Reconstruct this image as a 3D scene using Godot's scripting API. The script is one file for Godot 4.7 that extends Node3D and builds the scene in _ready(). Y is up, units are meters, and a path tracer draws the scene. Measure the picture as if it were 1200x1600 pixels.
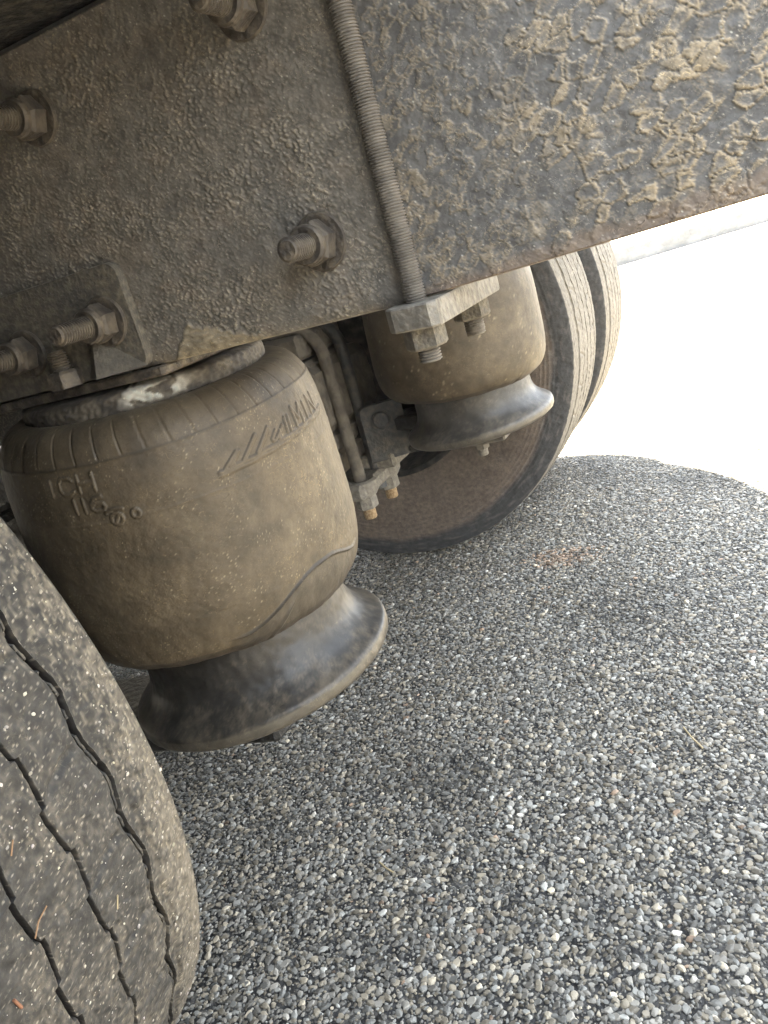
extends Node3D
# Under a trailer, beside its dual wheels: a dusty frame rail, two air springs, the far wheels and the chip-sealed asphalt.
# x runs along the trailer, y is up, z runs along the axle towards the camera's side.

const CAM := Vector3(0, 0.613, 0)
const AXLE := Vector2(-0.737, 0.4)      # x, y of the wheel axle
var taken := {}
var M := {}
var fine := FastNoiseLite.new()
var broad := FastNoiseLite.new()
var cells := FastNoiseLite.new()
var sheet_value := FastNoiseLite.new()
var sheet_edge := FastNoiseLite.new()
var rng := RandomNumberGenerator.new()

# ------------------------------------------------------------------ helpers
func numbered(called: String) -> String:
	if not taken.has(called):
		taken[called] = 0
		return called
	taken[called] += 1
	return "%s_%03d" % [called, taken[called]]

func thing(called: String, label: String, category: String, at := Vector3.ZERO, group := "") -> Node3D:
	var o := Node3D.new()
	o.name = numbered(called)
	add_child(o)
	o.position = at
	tag(o, label, category, group)
	return o

func tag(o: Node, label: String, category: String, group := "") -> void:
	o.set_meta("label", label)
	o.set_meta("category", category)
	if group != "":
		o.set_meta("group", group)

func part(called: String, mesh: Mesh, mat: Material, parent: Node3D) -> MeshInstance3D:
	var m := MeshInstance3D.new()
	m.name = called if parent != self else numbered(called)
	m.mesh = mesh
	m.material_override = mat
	parent.add_child(m, true)
	return m

func sm(a: float, b: float, x: float) -> float:
	var t := clampf((x - a) / (b - a), 0.0, 1.0)
	return t * t * (3.0 - 2.0 * t)

func n2(n: FastNoiseLite, x: float, y: float) -> float:
	return n.get_noise_2d(x, y)

# a grid of points (rows of nu) as a smooth mesh; out points roughly outwards from it
func grid_mesh(P: PackedVector3Array, C: PackedColorArray, nu: int, nv: int, out: Vector3, wrap := false) -> ArrayMesh:
	var N := PackedVector3Array()
	N.resize(nu * nv)
	var c0 := (P[1] - P[0]).cross(P[nu] - P[0])
	var k := 0
	var s := 1.0
	# sign from the middle of the grid
	var mi := (nv / 2) * nu + nu / 2
	c0 = (P[mi + 1] - P[mi]).cross(P[mi + nu] - P[mi])
	s = 1.0 if c0.dot(out) > 0 else -1.0
	for j in nv:
		var ju := j * nu
		var jd := (j - 1 if j > 0 else j) * nu
		var jn := (j + 1 if j < nv - 1 else j) * nu
		for i in nu:
			var il := i - 1
			var ir := i + 1
			if il < 0:
				il = nu - 2 if wrap else 0
			if ir > nu - 1:
				ir = 1 if wrap else nu - 1
			N[k] = ((P[ju + ir] - P[ju + il]).cross(P[jn + i] - P[jd + i]) * s).normalized()
			k += 1
	var I := PackedInt32Array()
	I.resize((nu - 1) * (nv - 1) * 6)
	k = 0
	for j in nv - 1:
		for i in nu - 1:
			var a := j * nu + i
			if s > 0:
				I[k] = a; I[k + 1] = a + nu; I[k + 2] = a + 1
				I[k + 3] = a + 1; I[k + 4] = a + nu; I[k + 5] = a + nu + 1
			else:
				I[k] = a; I[k + 1] = a + 1; I[k + 2] = a + nu
				I[k + 3] = a + 1; I[k + 4] = a + nu + 1; I[k + 5] = a + nu
			k += 6
	var arr := []
	arr.resize(Mesh.ARRAY_MAX)
	arr[Mesh.ARRAY_VERTEX] = P
	arr[Mesh.ARRAY_NORMAL] = N
	if C.size():
		for q in C.size():
			C[q] = C[q] * 2.05
		arr[Mesh.ARRAY_COLOR] = C
	arr[Mesh.ARRAY_INDEX] = I
	var m := ArrayMesh.new()
	m.add_surface_from_arrays(Mesh.PRIMITIVE_TRIANGLES, arr)
	return m

func st_new() -> SurfaceTool:
	var st := SurfaceTool.new()
	st.begin(Mesh.PRIMITIVE_TRIANGLES)
	return st

func tri(st: SurfaceTool, a: Vector3, b: Vector3, c: Vector3, out: Vector3) -> void:
	if (b - a).cross(c - a).dot(out) > 0:
		var t := b
		b = c
		c = t
	st.add_vertex(a)
	st.add_vertex(b)
	st.add_vertex(c)

func quad(st: SurfaceTool, a: Vector3, b: Vector3, c: Vector3, d: Vector3, out: Vector3) -> void:
	tri(st, a, b, c, out)
	tri(st, a, c, d, out)

func done(st: SurfaceTool) -> ArrayMesh:
	st.generate_normals()
	return st.commit()

# box with chamfered edges
func bevel_box(st: SurfaceTool, at: Vector3, size: Vector3, bevel := 0.002, turn := Basis()) -> void:
	st.set_smooth_group(-1)
	var h := size / 2.0
	var b := minf(bevel, minf(h.x, minf(h.y, h.z)) * 0.9)
	for ax in 3:
		var u := (ax + 1) % 3
		var v := (ax + 2) % 3
		for s in [-1.0, 1.0]:
			var p: Array[Vector3] = []
			for k in [[-1, -1], [1, -1], [1, 1], [-1, 1]]:
				var q := Vector3()
				q[ax] = h[ax] * s
				q[u] = (h[u] - b) * k[0]
				q[v] = (h[v] - b) * k[1]
				p.append(at + turn * q)
			var o := Vector3()
			o[ax] = s
			quad(st, p[0], p[1], p[2], p[3], turn * o)
			for t in [-1.0, 1.0]:   # the edge between ax and u
				var e: Array[Vector3] = []
				for k in [[0, -1], [0, 1], [1, 1], [1, -1]]:
					var q := Vector3()
					q[ax] = (h[ax] if k[0] == 0 else h[ax] - b) * s
					q[u] = (h[u] - b if k[0] == 0 else h[u]) * t
					q[v] = (h[v] - b) * k[1]
					e.append(at + turn * q)
				var oe := Vector3()
				oe[ax] = s
				oe[u] = t
				quad(st, e[0], e[1], e[2], e[3], turn * oe)
	for sx in [-1.0, 1.0]:
		for sy in [-1.0, 1.0]:
			for sz in [-1.0, 1.0]:
				var o := Vector3(sx, sy, sz)
				tri(st, at + turn * (Vector3(h.x, h.y - b, h.z - b) * o), at + turn * (Vector3(h.x - b, h.y, h.z - b) * o), at + turn * (Vector3(h.x - b, h.y - b, h.z) * o), turn * o)

func box_mesh(size: Vector3, bevel := 0.002) -> ArrayMesh:
	var st := st_new()
	bevel_box(st, Vector3.ZERO, size, bevel)
	return done(st)

# turned shape round axis y of turn: profile of Vector2(radius, height), from one end to the other
func lathe(st: SurfaceTool, prof: Array, n: int, xf := Transform3D(), flat := false) -> void:
	var g := 1
	for k in prof.size() - 1:
		var p: Vector2 = prof[k]
		var q: Vector2 = prof[k + 1]
		if k > 0:
			var o: Vector2 = prof[k - 1]
			if absf((p - o).angle_to(q - p)) > 0.6:
				g += 1
		st.set_smooth_group(-1 if flat else g)
		var d := q - p
		for i in n:
			var a0 := TAU * i / n
			var a1 := TAU * (i + 1) / n
			var c0 := Vector3(cos(a0), 0, sin(a0))
			var c1 := Vector3(cos(a1), 0, sin(a1))
			var mid := (c0 + c1).normalized()
			var out := xf.basis * (mid * d.y + Vector3(0, -d.x, 0))
			var A := xf * (c0 * p.x + Vector3(0, p.y, 0))
			var B := xf * (c1 * p.x + Vector3(0, p.y, 0))
			var Cc := xf * (c1 * q.x + Vector3(0, q.y, 0))
			var D := xf * (c0 * q.x + Vector3(0, q.y, 0))
			if p.x > 1e-6:
				tri(st, A, B, Cc if q.x > 1e-6 else D, out)
			if q.x > 1e-6:
				tri(st, A, Cc, D, out)

func lathe_mesh(prof: Array, n: int, flat := false) -> ArrayMesh:
	var st := st_new()
	lathe(st, prof, n, Transform3D(), flat)
	return done(st)

func tube(st: SurfaceTool, path: Array, r: float, n := 14) -> void:
	st.set_smooth_group(1)
	var rings := []
	var up := Vector3(0.31, 0.2, 0.93)
	for k in path.size():
		var a: Vector3 = path[maxi(k - 1, 0)]
		var b: Vector3 = path[mini(k + 1, path.size() - 1)]
		var t := (b - a).normalized()
		var u := up.cross(t).normalized()
		var v := t.cross(u)
		up = v if absf(v.dot(t)) < 0.9 else up
		var ring := []
		for i in n:
			var an := TAU * i / n
			ring.append((path[k] as Vector3) + (u * cos(an) + v * sin(an)) * r)
		rings.append(ring)
		up = u.cross(t) * -1.0
	for k in path.size() - 1:
		for i in n:
			var j := (i + 1) % n
			var c: Vector3 = ((path[k] as Vector3) + (path[k + 1] as Vector3)) / 2
			quad(st, rings[k][i], rings[k][j], rings[k + 1][j], rings[k + 1][i], (rings[k][i] as Vector3) + (rings[k + 1][j] as Vector3) - c * 2)
	for e in [0, path.size() - 1]:
		var o: Vector3 = ((path[1] as Vector3) - (path[0] as Vector3)) * (-1.0) if e == 0 else (path[e] as Vector3) - (path[e - 1] as Vector3)
		st.set_smooth_group(2 + e)
		for i in n:
			tri(st, path[e], rings[e][i], rings[e][(i + 1) % n], o)

func threaded(r: float, y0: float, y1: float, pitch: float, depth: float) -> Array:
	var p := [Vector2(0, y0), Vector2(r - depth, y0)]
	var y := y0
	while y + pitch < y1:
		p.append(Vector2(r - depth, y + pitch * 0.22))
		p.append(Vector2(r, y + pitch * 0.40))
		p.append(Vector2(r, y + pitch * 0.78))
		p.append(Vector2(r - depth, y + pitch * 0.98))
		y += pitch
	p.append(Vector2(r - depth * 1.4, y1))
	p.append(Vector2(0, y1))
	return p

# ------------------------------------------------------------------ materials
func noise_tex(freq: float, stops: Array, seed_ := 1, size := 512, as_normal := false, bump := 6.0, kind := FastNoiseLite.TYPE_SIMPLEX_SMOOTH, octaves := 4) -> NoiseTexture2D:
	var t := NoiseTexture2D.new()
	t.width = size
	t.height = size
	t.seamless = true
	var n := FastNoiseLite.new()
	n.noise_type = kind
	n.seed = seed_
	n.frequency = freq
	n.fractal_octaves = octaves
	t.noise = n
	if as_normal:
		t.as_normal_map = true
		t.bump_strength = bump
	elif stops.size():
		var g := Gradient.new()
		var off := PackedFloat32Array()
		var col := PackedColorArray()
		for s in stops:
			off.append(s[0])
			col.append((s[1] as Color).linear_to_srgb())
		g.offsets = off
		g.colors = col
		t.color_ramp = g
	return t

func noisy(a: Color, b: Color, c: Color, seed_: int, scale: float, rough := 0.85, metal := 0.0, bump := 5.0) -> StandardMaterial3D:
	var m := StandardMaterial3D.new()
	m.albedo_texture = noise_tex(0.012, [[0.25, a], [0.5, b], [0.75, c]], seed_, 512, false, 0, FastNoiseLite.TYPE_SIMPLEX_SMOOTH, 6)
	m.roughness = rough
	m.metallic = metal
	m.normal_enabled = true
	m.normal_texture = M.grain_map
	m.normal_scale = bump / 6.0
	m.uv1_triplanar = true
	m.uv1_scale = Vector3.ONE * scale
	return m

# splashes, hairs and flecks of dry dust over a slightly uneven ground; its mean is about 0.5, which the meshes' colours allow for
func fleck_tex() -> ImageTexture:
	var size := 1024
	var n := FastNoiseLite.new()
	n.seed = 91
	n.frequency = 0.012
	n.fractal_octaves = 6
	n.fractal_gain = 0.62
	var grey := n.get_seamless_image(size, size).get_data()
	n.seed = 92
	n.frequency = 0.006
	n.fractal_octaves = 2
	var clump := n.get_seamless_image(size, size).get_data()
	var data := PackedByteArray()
	data.resize(size * size * 3)
	for k in size * size:
		var v := 0.46 + (grey[k] / 255.0 - 0.5) * 0.42
		var b := int(255.0 * pow(clampf(v, 0.1, 1.0), 1.0 / 2.2))
		data[k * 3] = b
		data[k * 3 + 1] = b
		data[k * 3 + 2] = b
	var r := RandomNumberGenerator.new()
	r.seed = 17
	for k in 15000:
		var x := r.randf() * size
		var y := r.randf() * size
		var here: float = clump[(int(y) % size) * size + int(x) % size] / 255.0
		if here + r.randf_range(-0.25, 0.25) < 0.55:
			continue
		var a := r.randf() * TAU
		var bend := r.randfn(0.0, 0.22)
		var long := 1 + int(pow(r.randf(), 3.0) * 22.0)
		var light := r.randf_range(0.62, 1.0)
		if r.randf() < 0.15:
			light = r.randf_range(0.22, 0.34)
		var wide := 2 if r.randf() < 0.22 or long < 3 else 1
		for i in long:
			x += cos(a)
			y += sin(a)
			a += bend + r.randfn(0.0, 0.15)
			for w in wide:
				for w2 in wide:
					var p := ((int(y) + w + size) % size) * size + (int(x) + w2 + size) % size
					var b := int(255.0 * pow(light, 1.0 / 2.2))
					data[p * 3] = b
					data[p * 3 + 1] = int(b * 0.985)
					data[p * 3 + 2] = int(b * 0.94)
	return ImageTexture.create_from_image(Image.create_from_data(size, size, false, Image.FORMAT_RGB8, data))

func painted(rough: float, grain := 0.5, scale := 14.0) -> StandardMaterial3D:   # colours come with the mesh
	var m := StandardMaterial3D.new()
	m.vertex_color_use_as_albedo = true
	m.albedo_texture = M.fleck
	m.uv1_triplanar = true
	m.roughness = rough
	m.uv1_scale = Vector3.ONE * scale
	if grain > 0:
		m.normal_enabled = true
		m.normal_texture = M.grain_map
		m.normal_scale = grain
	return m

func materials() -> void:
	M.grain_map = noise_tex(0.03, [], 77, 512, true, 7.0, FastNoiseLite.TYPE_SIMPLEX_SMOOTH, 5)
	M.fleck = fleck_tex()
	M.paint = painted(0.72, 0.3, 5.0)
	M.rubber = painted(0.55, 0.15, 4.0)
	M.tread = painted(0.8, 0.4, 6.0)
	M.piston = painted(0.42, 0.1, 4.5)
	M.dust_steel = noisy(Color(0.09, 0.083, 0.07), Color(0.12, 0.107, 0.086), Color(0.17, 0.15, 0.115), 3, 20.0, 0.8, 0.0, 6.0)
	M.bolt = noisy(Color(0.055, 0.047, 0.04), Color(0.092, 0.078, 0.062), Color(0.15, 0.125, 0.092), 5, 12.0, 0.65, 0.15, 5.0)
	M.rod = noisy(Color(0.10, 0.09, 0.076), Color(0.15, 0.134, 0.112), Color(0.21, 0.186, 0.15), 6, 12.0, 0.75, 0.1, 4.0)
	M.pale_cast = noisy(Color(0.16, 0.148, 0.126), Color(0.21, 0.193, 0.163), Color(0.26, 0.24, 0.2), 7, 14.0, 0.8, 0.0, 6.0)
	M.axle = noisy(Color(0.10, 0.09, 0.075), Color(0.135, 0.12, 0.098), Color(0.18, 0.16, 0.13), 8, 5.0, 0.85, 0.0, 4.0)
	M.black_steel = noisy(Color(0.008, 0.008, 0.009), Color(0.014, 0.014, 0.014), Color(0.03, 0.028, 0.025), 9, 7.0, 0.6, 0.0, 5.0)
	M.grey_paint = noisy(Color(0.045, 0.048, 0.052), Color(0.06, 0.062, 0.064), Color(0.1, 0.095, 0.085), 10, 8.0, 0.55, 0.0, 3.0)
	M.brass = noisy(Color(0.22, 0.14, 0.07), Color(0.36, 0.25, 0.14), Color(0.45, 0.34, 0.2), 11, 30.0, 0.6, 0.2, 3.0)
	M.rim = noisy(Color(0.02, 0.02, 0.021), Color(0.04, 0.039, 0.037), Color(0.09, 0.08, 0.068), 12, 6.0, 0.6, 0.2, 3.0)
	M.under = noisy(Color(0.012, 0.012, 0.012), Color(0.022, 0.021, 0.019), Color(0.07, 0.062, 0.048), 13, 10.0, 0.85, 0.0, 9.0)

# ------------------------------------------------------------------ frame rail and plate surfaces
func ax_list(parts: Array) -> PackedFloat32Array:   # [[from, to, step], ...]
	var a := PackedFloat32Array()
	for p in parts:
		var n := maxi(1, int(round((p[1] - p[0]) / p[2])))
		for i in n:
			a.append(p[0] + (p[1] - p[0]) * i / n)
	a.append(parts[-1][1])
	return a

const SLATE := Vector3(0.118, 0.115, 0.110)
const TAN := Vector3(0.33, 0.265, 0.172)
const BROWN := Vector3(0.19, 0.152, 0.115)

func plate_height(x: float, y: float) -> float:   # metres, x and y in millimetres
	var wx := x + 1.6 * n2(broad, x * 14.0, y * 14.0)
	var wy := y + 1.6 * n2(broad, x * 14.0 + 400.0, y * 14.0)
	var amount := 0.6 + 0.9 * n2(broad, x * 1.6 + 90.0, y * 1.6)
	var u := wx * 0.8 + wy * 0.6
	var v := -wx * 0.6 + wy * 0.8
	var a := n2(fine, u * 20.0, v * 26.0)
	var b := n2(fine, x * 48.0, y * 48.0 + 700.0)
	var c := n2(fine, x * 30.0 + 900.0, y * 30.0)
	return (sm(0.0, 0.42, a * 0.62 + b * 0.45 + c * 0.3) * 0.62 * clampf(amount, 0.25, 1.2) + 0.14 * b + 0.10 * c) * 0.001

# sheets of lifted paint: x of the result is the height in metres, y how much of a curled edge there is
func flake(x: float, y: float) -> Vector2:
	var grow := sm(-195.0, -30.0, x)
	var u := x * 0.82 + y * 0.57
	var v := (y * 0.82 - x * 0.57) * 1.55
	var patch := n2(broad, x * 2.6 + 30.0, y * 2.6)
	var e := n2(fine, x * 44.0, y * 44.0 + 700.0)
	var res := Vector2()
	for big in 2:
		var share := sm(-165.0, -95.0, x + 18.0 * patch)
		if big == 0:
			share = 1.0 - share * 0.55
		if share <= 0.01:
			continue
		var k := 1.0 if big == 1 else 1.85
		var cv := sheet_value.get_noise_2d(u * k, v * k)
		var ed := sheet_edge.get_noise_2d(u * k, v * k) + 1.0
		var lift := sm(-0.75, 0.35, cv + 0.6 * patch + 0.35 * n2(fine, x * 9.0, y * 9.0))
		var body := sm(0.0, 0.17, ed)
		var curl := sm(0.55, 0.08, ed) * sm(0.0, 0.10, ed)
		var tall := 0.75 if big == 0 else 1.25
		res.x += share * lift * (body * 0.55 + curl * 0.55) * tall
		res.y = maxf(res.y, share * lift * (curl + 0.22 * body))
	return Vector2((res.x * 0.8 + 0.07 * e + 0.16 * n2(fine, x * 13.0, y * 19.0) + 0.2) * 0.001, res.y)

func frame_surface(xs: PackedFloat32Array, ys: PackedFloat32Array, z: float, zback: float, rail: bool) -> ArrayMesh:
	var nu := xs.size()
	var nv := ys.size()
	var P := PackedVector3Array()
	var C := PackedColorArray()
	var H := PackedFloat32Array()
	P.resize(nu * nv)
	C.resize(nu * nv)
	H.resize(nu * nv)
	var L := PackedFloat32Array()
	L.resize(nu * nv)
	var k := 0
	for j in nv:
		for i in nu:
			var x := xs[i] * 1000.0
			var y := ys[j] * 1000.0
			if rail:
				var fk := flake(x, y)
				var here := sm(215.0, 190.0, x) * sm(-225.0, -215.0, x)      # beyond, the paint still holds
				H[k] = fk.x * here
				L[k] = fk.y * here
			else:
				H[k] = plate_height(x, y)
			k += 1
	k = 0
	for j in nv:
		for i in nu:
			var x := xs[i]
			var y := ys[j]
			var edge := i == 0 or j == 0 or i == nu - 1 or j == nv - 1
			var i0 := maxi(i - 1, 0)
			var i1 := mini(i + 1, nu - 1)
			var j0 := maxi(j - 1, 0)
			var j1 := mini(j + 1, nv - 1)
			var hx := (H[j * nu + i1] - H[j * nu + i0]) / (xs[i1] - xs[i0])
			var hy := (H[j1 * nu + i] - H[j0 * nu + i]) / (ys[j1] - ys[j0])
			var h := H[k]
			var xm := x * 1000.0
			var ym := y * 1000.0
			var g := n2(broad, xm * 2.2, ym * 2.2)
			var fnz := n2(fine, xm * 90.0, ym * 90.0)
			var face := -hy * 0.9 - hx * 0.35
			var tan_m: float
			var col: Vector3
			if rail:
				var grow := sm(-0.2, 0.0, x)
				tan_m = sm(0.12, 0.95, L[k] * 0.75 + face * 0.35 + 0.28 * g + 0.14 * fnz) * lerpf(0.55, 1.0, grow)
				col = SLATE.lerp(TAN, tan_m)
				var yb := 0.5735 + maxf(0.0, x + 0.2) * 0.043
				var rim_ := sm(0.007, 0.001, y - yb + 0.004 * n2(broad, xm * 5.0, 3.0)) * 0.7
				col = col.lerp(Vector3(0.19, 0.145, 0.11), rim_)
			else:
				tan_m = sm(-0.1, 0.95, face * 0.5 + h * 1000.0 * 0.8 + 0.2 * fnz + 0.22 * g)
				col = Vector3(0.16, 0.149, 0.13).lerp(Vector3(0.335, 0.292, 0.222), tan_m * 0.85)
				var rustm := sm(0.05, 0.55, n2(broad, xm * 3.0 + 55.0, ym * 3.0) + sm(-0.33, -0.45, x) * 0.25 + sm(0.74, 0.78, y) * 0.3)
				col = col.lerp(BROWN, rustm * 0.3)
				# a scab of dried mud along the bottom edge over the air spring
				var top := 0.5935 - absf(x + 0.358) * (0.36 if x > -0.358 else 0.9) + 0.0025 * n2(fine, xm * 14.0, 5.0)
				var mud := sm(0.0022, -0.0012, y - top) * sm(-0.394, -0.387, x) * sm(-0.29, -0.303, x)
				if mud > 0.0:
					h = lerpf(h, 0.0011 + 0.0005 * n2(fine, xm * 12.0, ym * 30.0), mud)
					col = col.lerp(Vector3(0.30, 0.255, 0.18) * (1.0 + 0.25 * n2(fine, xm * 10.0, ym * 34.0)), mud * 0.9)
			if fnz > 0.8:
				col = col.lerp(Vector3(0.5, 0.47, 0.4), minf(1.0, (fnz - 0.8) * 6.0))
			col *= 1.0 + 0.12 * fnz
			var pz := z + h
			if not rail:      # dirt packed against the threaded rod
				pz += 0.0042 * sm(-0.2075, -0.199, x) * (0.85 + 0.25 * n2(fine, 3.0, ym * 14.0))
			if not rail and y < 0.5815:
				var t := (0.5815 - y) / 0.009      # rounded lower fold
				pz -= 0.004 * t * t
			if edge:
				pz = zback
			P[k] = Vector3(x, y, pz)
			if rail:   # the rail's lower edge climbs a little towards the rear
				P[k].y = y + maxf(0.0, x + 0.2) * 0.043 * sm(0.66, 0.5735, y)
			C[k] = Color(col.x, col.y, col.z)
			k += 1
	return grid_mesh(P, C, nu, nv, Vector3(0, 0, 1))

func build_bolt(parent: Node3D, at: Vector3, stick: float, angle: float, r := 0.0072) -> void:
	var b := Node3D.new()
	b.name = "bolt"
	parent.add_child(b, true)
	b.position = at
	b.rotation = Vector3(PI / 2, 0, 0)       # y of the bolt points along +z
	var holder := b
	part("washer", lathe_mesh([Vector2(r, 0), Vector2(r * 2.35, 0.0), Vector2(r * 2.42, 0.001), Vector2(r * 2.3, 0.0028), Vector2(r, 0.0028)], 30), M.bolt, holder)
	var s := r * 1.86
	var nut := part("nut", lathe_mesh([Vector2(r * 0.8, 0.0029), Vector2(s * 0.93, 0.0029), Vector2(s, 0.0042), Vector2(s, 0.0135), Vector2(s * 0.86, 0.0155), Vector2(s * 0.8, 0.0172), Vector2(r * 0.8, 0.0172)], 6, true), M.bolt, holder)
	nut.rotation.y = angle
	var col := part("collar", lathe_mesh([Vector2(r * 1.5, 0.0158), Vector2(r * 1.62, 0.0166), Vector2(r * 1.62, 0.0196), Vector2(r * 1.45, 0.0212), Vector2(r * 0.9, 0.0206)], 28), M.bolt, holder)
	col.rotation.y = angle
	part("stud", lathe_mesh(threaded(r, 0.012, stick, 0.0024, 0.0014) , 22), M.bolt, holder)

func build_chassis() -> void:
	var t := thing("trailer_chassis", "dusty grey steel trailer frame with flaking paint and bolted plate across the top", "trailer frame")
	# rail: web face with peeling paint, its solid behind
	var xs := ax_list([[-0.9, -0.215, 0.06], [-0.215, 0.012, 0.00075], [0.012, 0.22, 0.0013], [0.22, 0.9, 0.02]])
	var ys := ax_list([[0.5735, 0.735, 0.00075], [0.735, 0.79, 0.0035]])
	part("frame_rail", frame_surface(xs, ys, -0.4765, -0.4815, true), M.paint, t)
	var st := st_new()
	bevel_box(st, Vector3(-1.0, 0.6985, -0.512), Vector3(5.6, 0.183, 0.06), 0.004)
	var z0 := st_new()
	part("rail_body", done(st), M.dust_steel, t)
	st = z0
	bevel_box(st, Vector3(-0.545, 0.5915, -0.512), Vector3(0.69, 0.036, 0.0605), 0.004)
	part("rail_flange", done(st), M.dust_steel, t)
	# bolted plate
	xs = ax_list([[-0.62, -0.575, 0.003], [-0.575, -0.197, 0.0008]])
	ys = ax_list([[0.5725, 0.785, 0.0008]])
	part("bolted_plate", frame_surface(xs, ys, -0.4715, -0.4785, false), M.paint, t)
	for b in [[-0.2458, 0.6203, 0.042, 0.2], [-0.2534, 0.7509, 0.042, 0.5], [-0.4204, 0.7429, 0.046, 0.1], [-0.57, 0.7429, 0.046, 0.7]]:
		build_bolt(t, Vector3(b[0], b[1], -0.4712), b[2], b[3])
	# corner bracket with its own two bolts
	st = st_new()
	rounded_plate(st, Vector2(-0.575, 0.5745), Vector2(-0.3955, 0.6465), 0.009, -0.4715, -0.4655)
	var br := part("corner_bracket", done(st), M.dust_steel, t)
	for b in [[-0.419, 0.6105, 0.05, 0.35], [-0.5, 0.604, 0.05, 0.15]]:
		build_bolt(t, Vector3(b[0], b[1], -0.4655), b[2], b[3])
	st = st_new()   # stiffening web on the bracket
	st.set_smooth_group(-1)
	var A := Vector3(-0.437, 0.604, -0.4653)
	var B := Vector3(-0.397, 0.5755, -0.4653)
	var Cc := Vector3(-0.452, 0.5755, -0.4653)
	var D := Vector3(-0.43, 0.5755, -0.448)
	tri(st, A, B, D, Vector3(0.5, 0.4, 1))
	tri(st, A, Cc, D, Vector3(-0.5, 0.4, 1))
	tri(st, B, Cc, D, Vector3(0, -1, 0))
	part("gusset", done(st), M.dust_steel, t)
	# clamp: threaded U-bolt over the rail and the cast bar under it
	var ub := Node3D.new()
	ub.name = "clamp_bolt"
	t.add_child(ub, true)
	part("threaded_rod", lathe_mesh(threaded(0.0066, 0.545, 0.79, 0.00165, 0.0008), 26), M.rod, ub).position = Vector3(-0.1953, 0, -0.4695)
	part("threaded_rod", lathe_mesh(threaded(0.0066, 0.535, 0.79, 0.00165, 0.0008), 26), M.rod, ub).position = Vector3(-0.1953, 0, -0.5585)
	for z in [-0.4695, -0.5585]:
		var y := 0.559
		var nt := part("nut", lathe_mesh([Vector2(0.005, y), Vector2(0.0128, y), Vector2(0.0128, y - 0.0115), Vector2(0.0112, y - 0.013), Vector2(0.005, y - 0.013)], 6, true), M.dust_steel, ub)
		nt.position = Vector3(-0.1953, 0, z)
		nt.rotation.y = 0.3
		part("rod_end", lathe_mesh(threaded(0.0068, y - 0.0215, y - 0.0125, 0.0018, 0.0011), 22), M.rod, ub).position = Vector3(-0.1953, 0, z)
	st = st_new()
	clamp_bar(st)
	part("clamp_bar", done(st), M.pale_cast, t)
	# the rail of the far side, a cross member and the floor above
	st = st_new()
	bevel_box(st, Vector3(-1.0, 0.682, -1.245), Vector3(5.6, 0.215, 0.06), 0.005)
	part("far_rail", done(st), M.dust_steel, t)
	for x in [-1.35, 0.62]:
		st = st_new()
		bevel_box(st, Vector3(x, 0.70, -0.878), Vector3(0.06, 0.12, 0.66), 0.004)
		part("cross_member", done(st), M.dust_steel, t)
	build_floor(t)

func rounded_plate(st: SurfaceTool, lo: Vector2, hi: Vector2, r: float, z0: float, z1: float) -> void:
	var ring := []
	for c in [[hi.x - r, hi.y - r, 0.0], [lo.x + r, hi.y - r, PI / 2], [lo.x + r, lo.y + r, PI], [hi.x - r, lo.y + r, PI * 1.5]]:
		for k in 7:
			var a: float = c[2] + PI / 2 * k / 6.0
			ring.append(Vector2(c[0] + r * cos(a), c[1] + r * sin(a)))
	slab(st, ring, z0, z1, 0.0012)

func slab(st: SurfaceTool, ring: Array, z0: float, z1: float, bev: float) -> void:   # outline in x, y; extruded along z with a bevelled front
	var c := Vector2()
	for p in ring:
		c += p
	c /= ring.size()
	var n := ring.size()
	for k in n:
		var p: Vector2 = ring[k]
		var q: Vector2 = ring[(k + 1) % n]
		var pi_ := p - (p - c).normalized() * bev
		var qi := q - (q - c).normalized() * bev
		var o := Vector3((p + q).x / 2 - c.x, (p + q).y / 2 - c.y, 0)
		st.set_smooth_group(1)
		quad(st, Vector3(p.x, p.y, z0), Vector3(q.x, q.y, z0), Vector3(q.x, q.y, z1 - bev), Vector3(p.x, p.y, z1 - bev), o)
		st.set_smooth_group(2)
		quad(st, Vector3(p.x, p.y, z1 - bev), Vector3(q.x, q.y, z1 - bev), Vector3(qi.x, qi.y, z1), Vector3(pi_.x, pi_.y, z1), o + Vector3(0, 0, 0.1))
		st.set_smooth_group(3)
		tri(st, Vector3(pi_.x, pi_.y, z1), Vector3(qi.x, qi.y, z1), Vector3(c.x, c.y, z1), Vector3(0, 0, 1))
		tri(st, Vector3(p.x, p.y, z0), Vector3(q.x, q.y, z0), Vector3(c.x, c.y, z0), Vector3(0, 0, -1))

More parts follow.
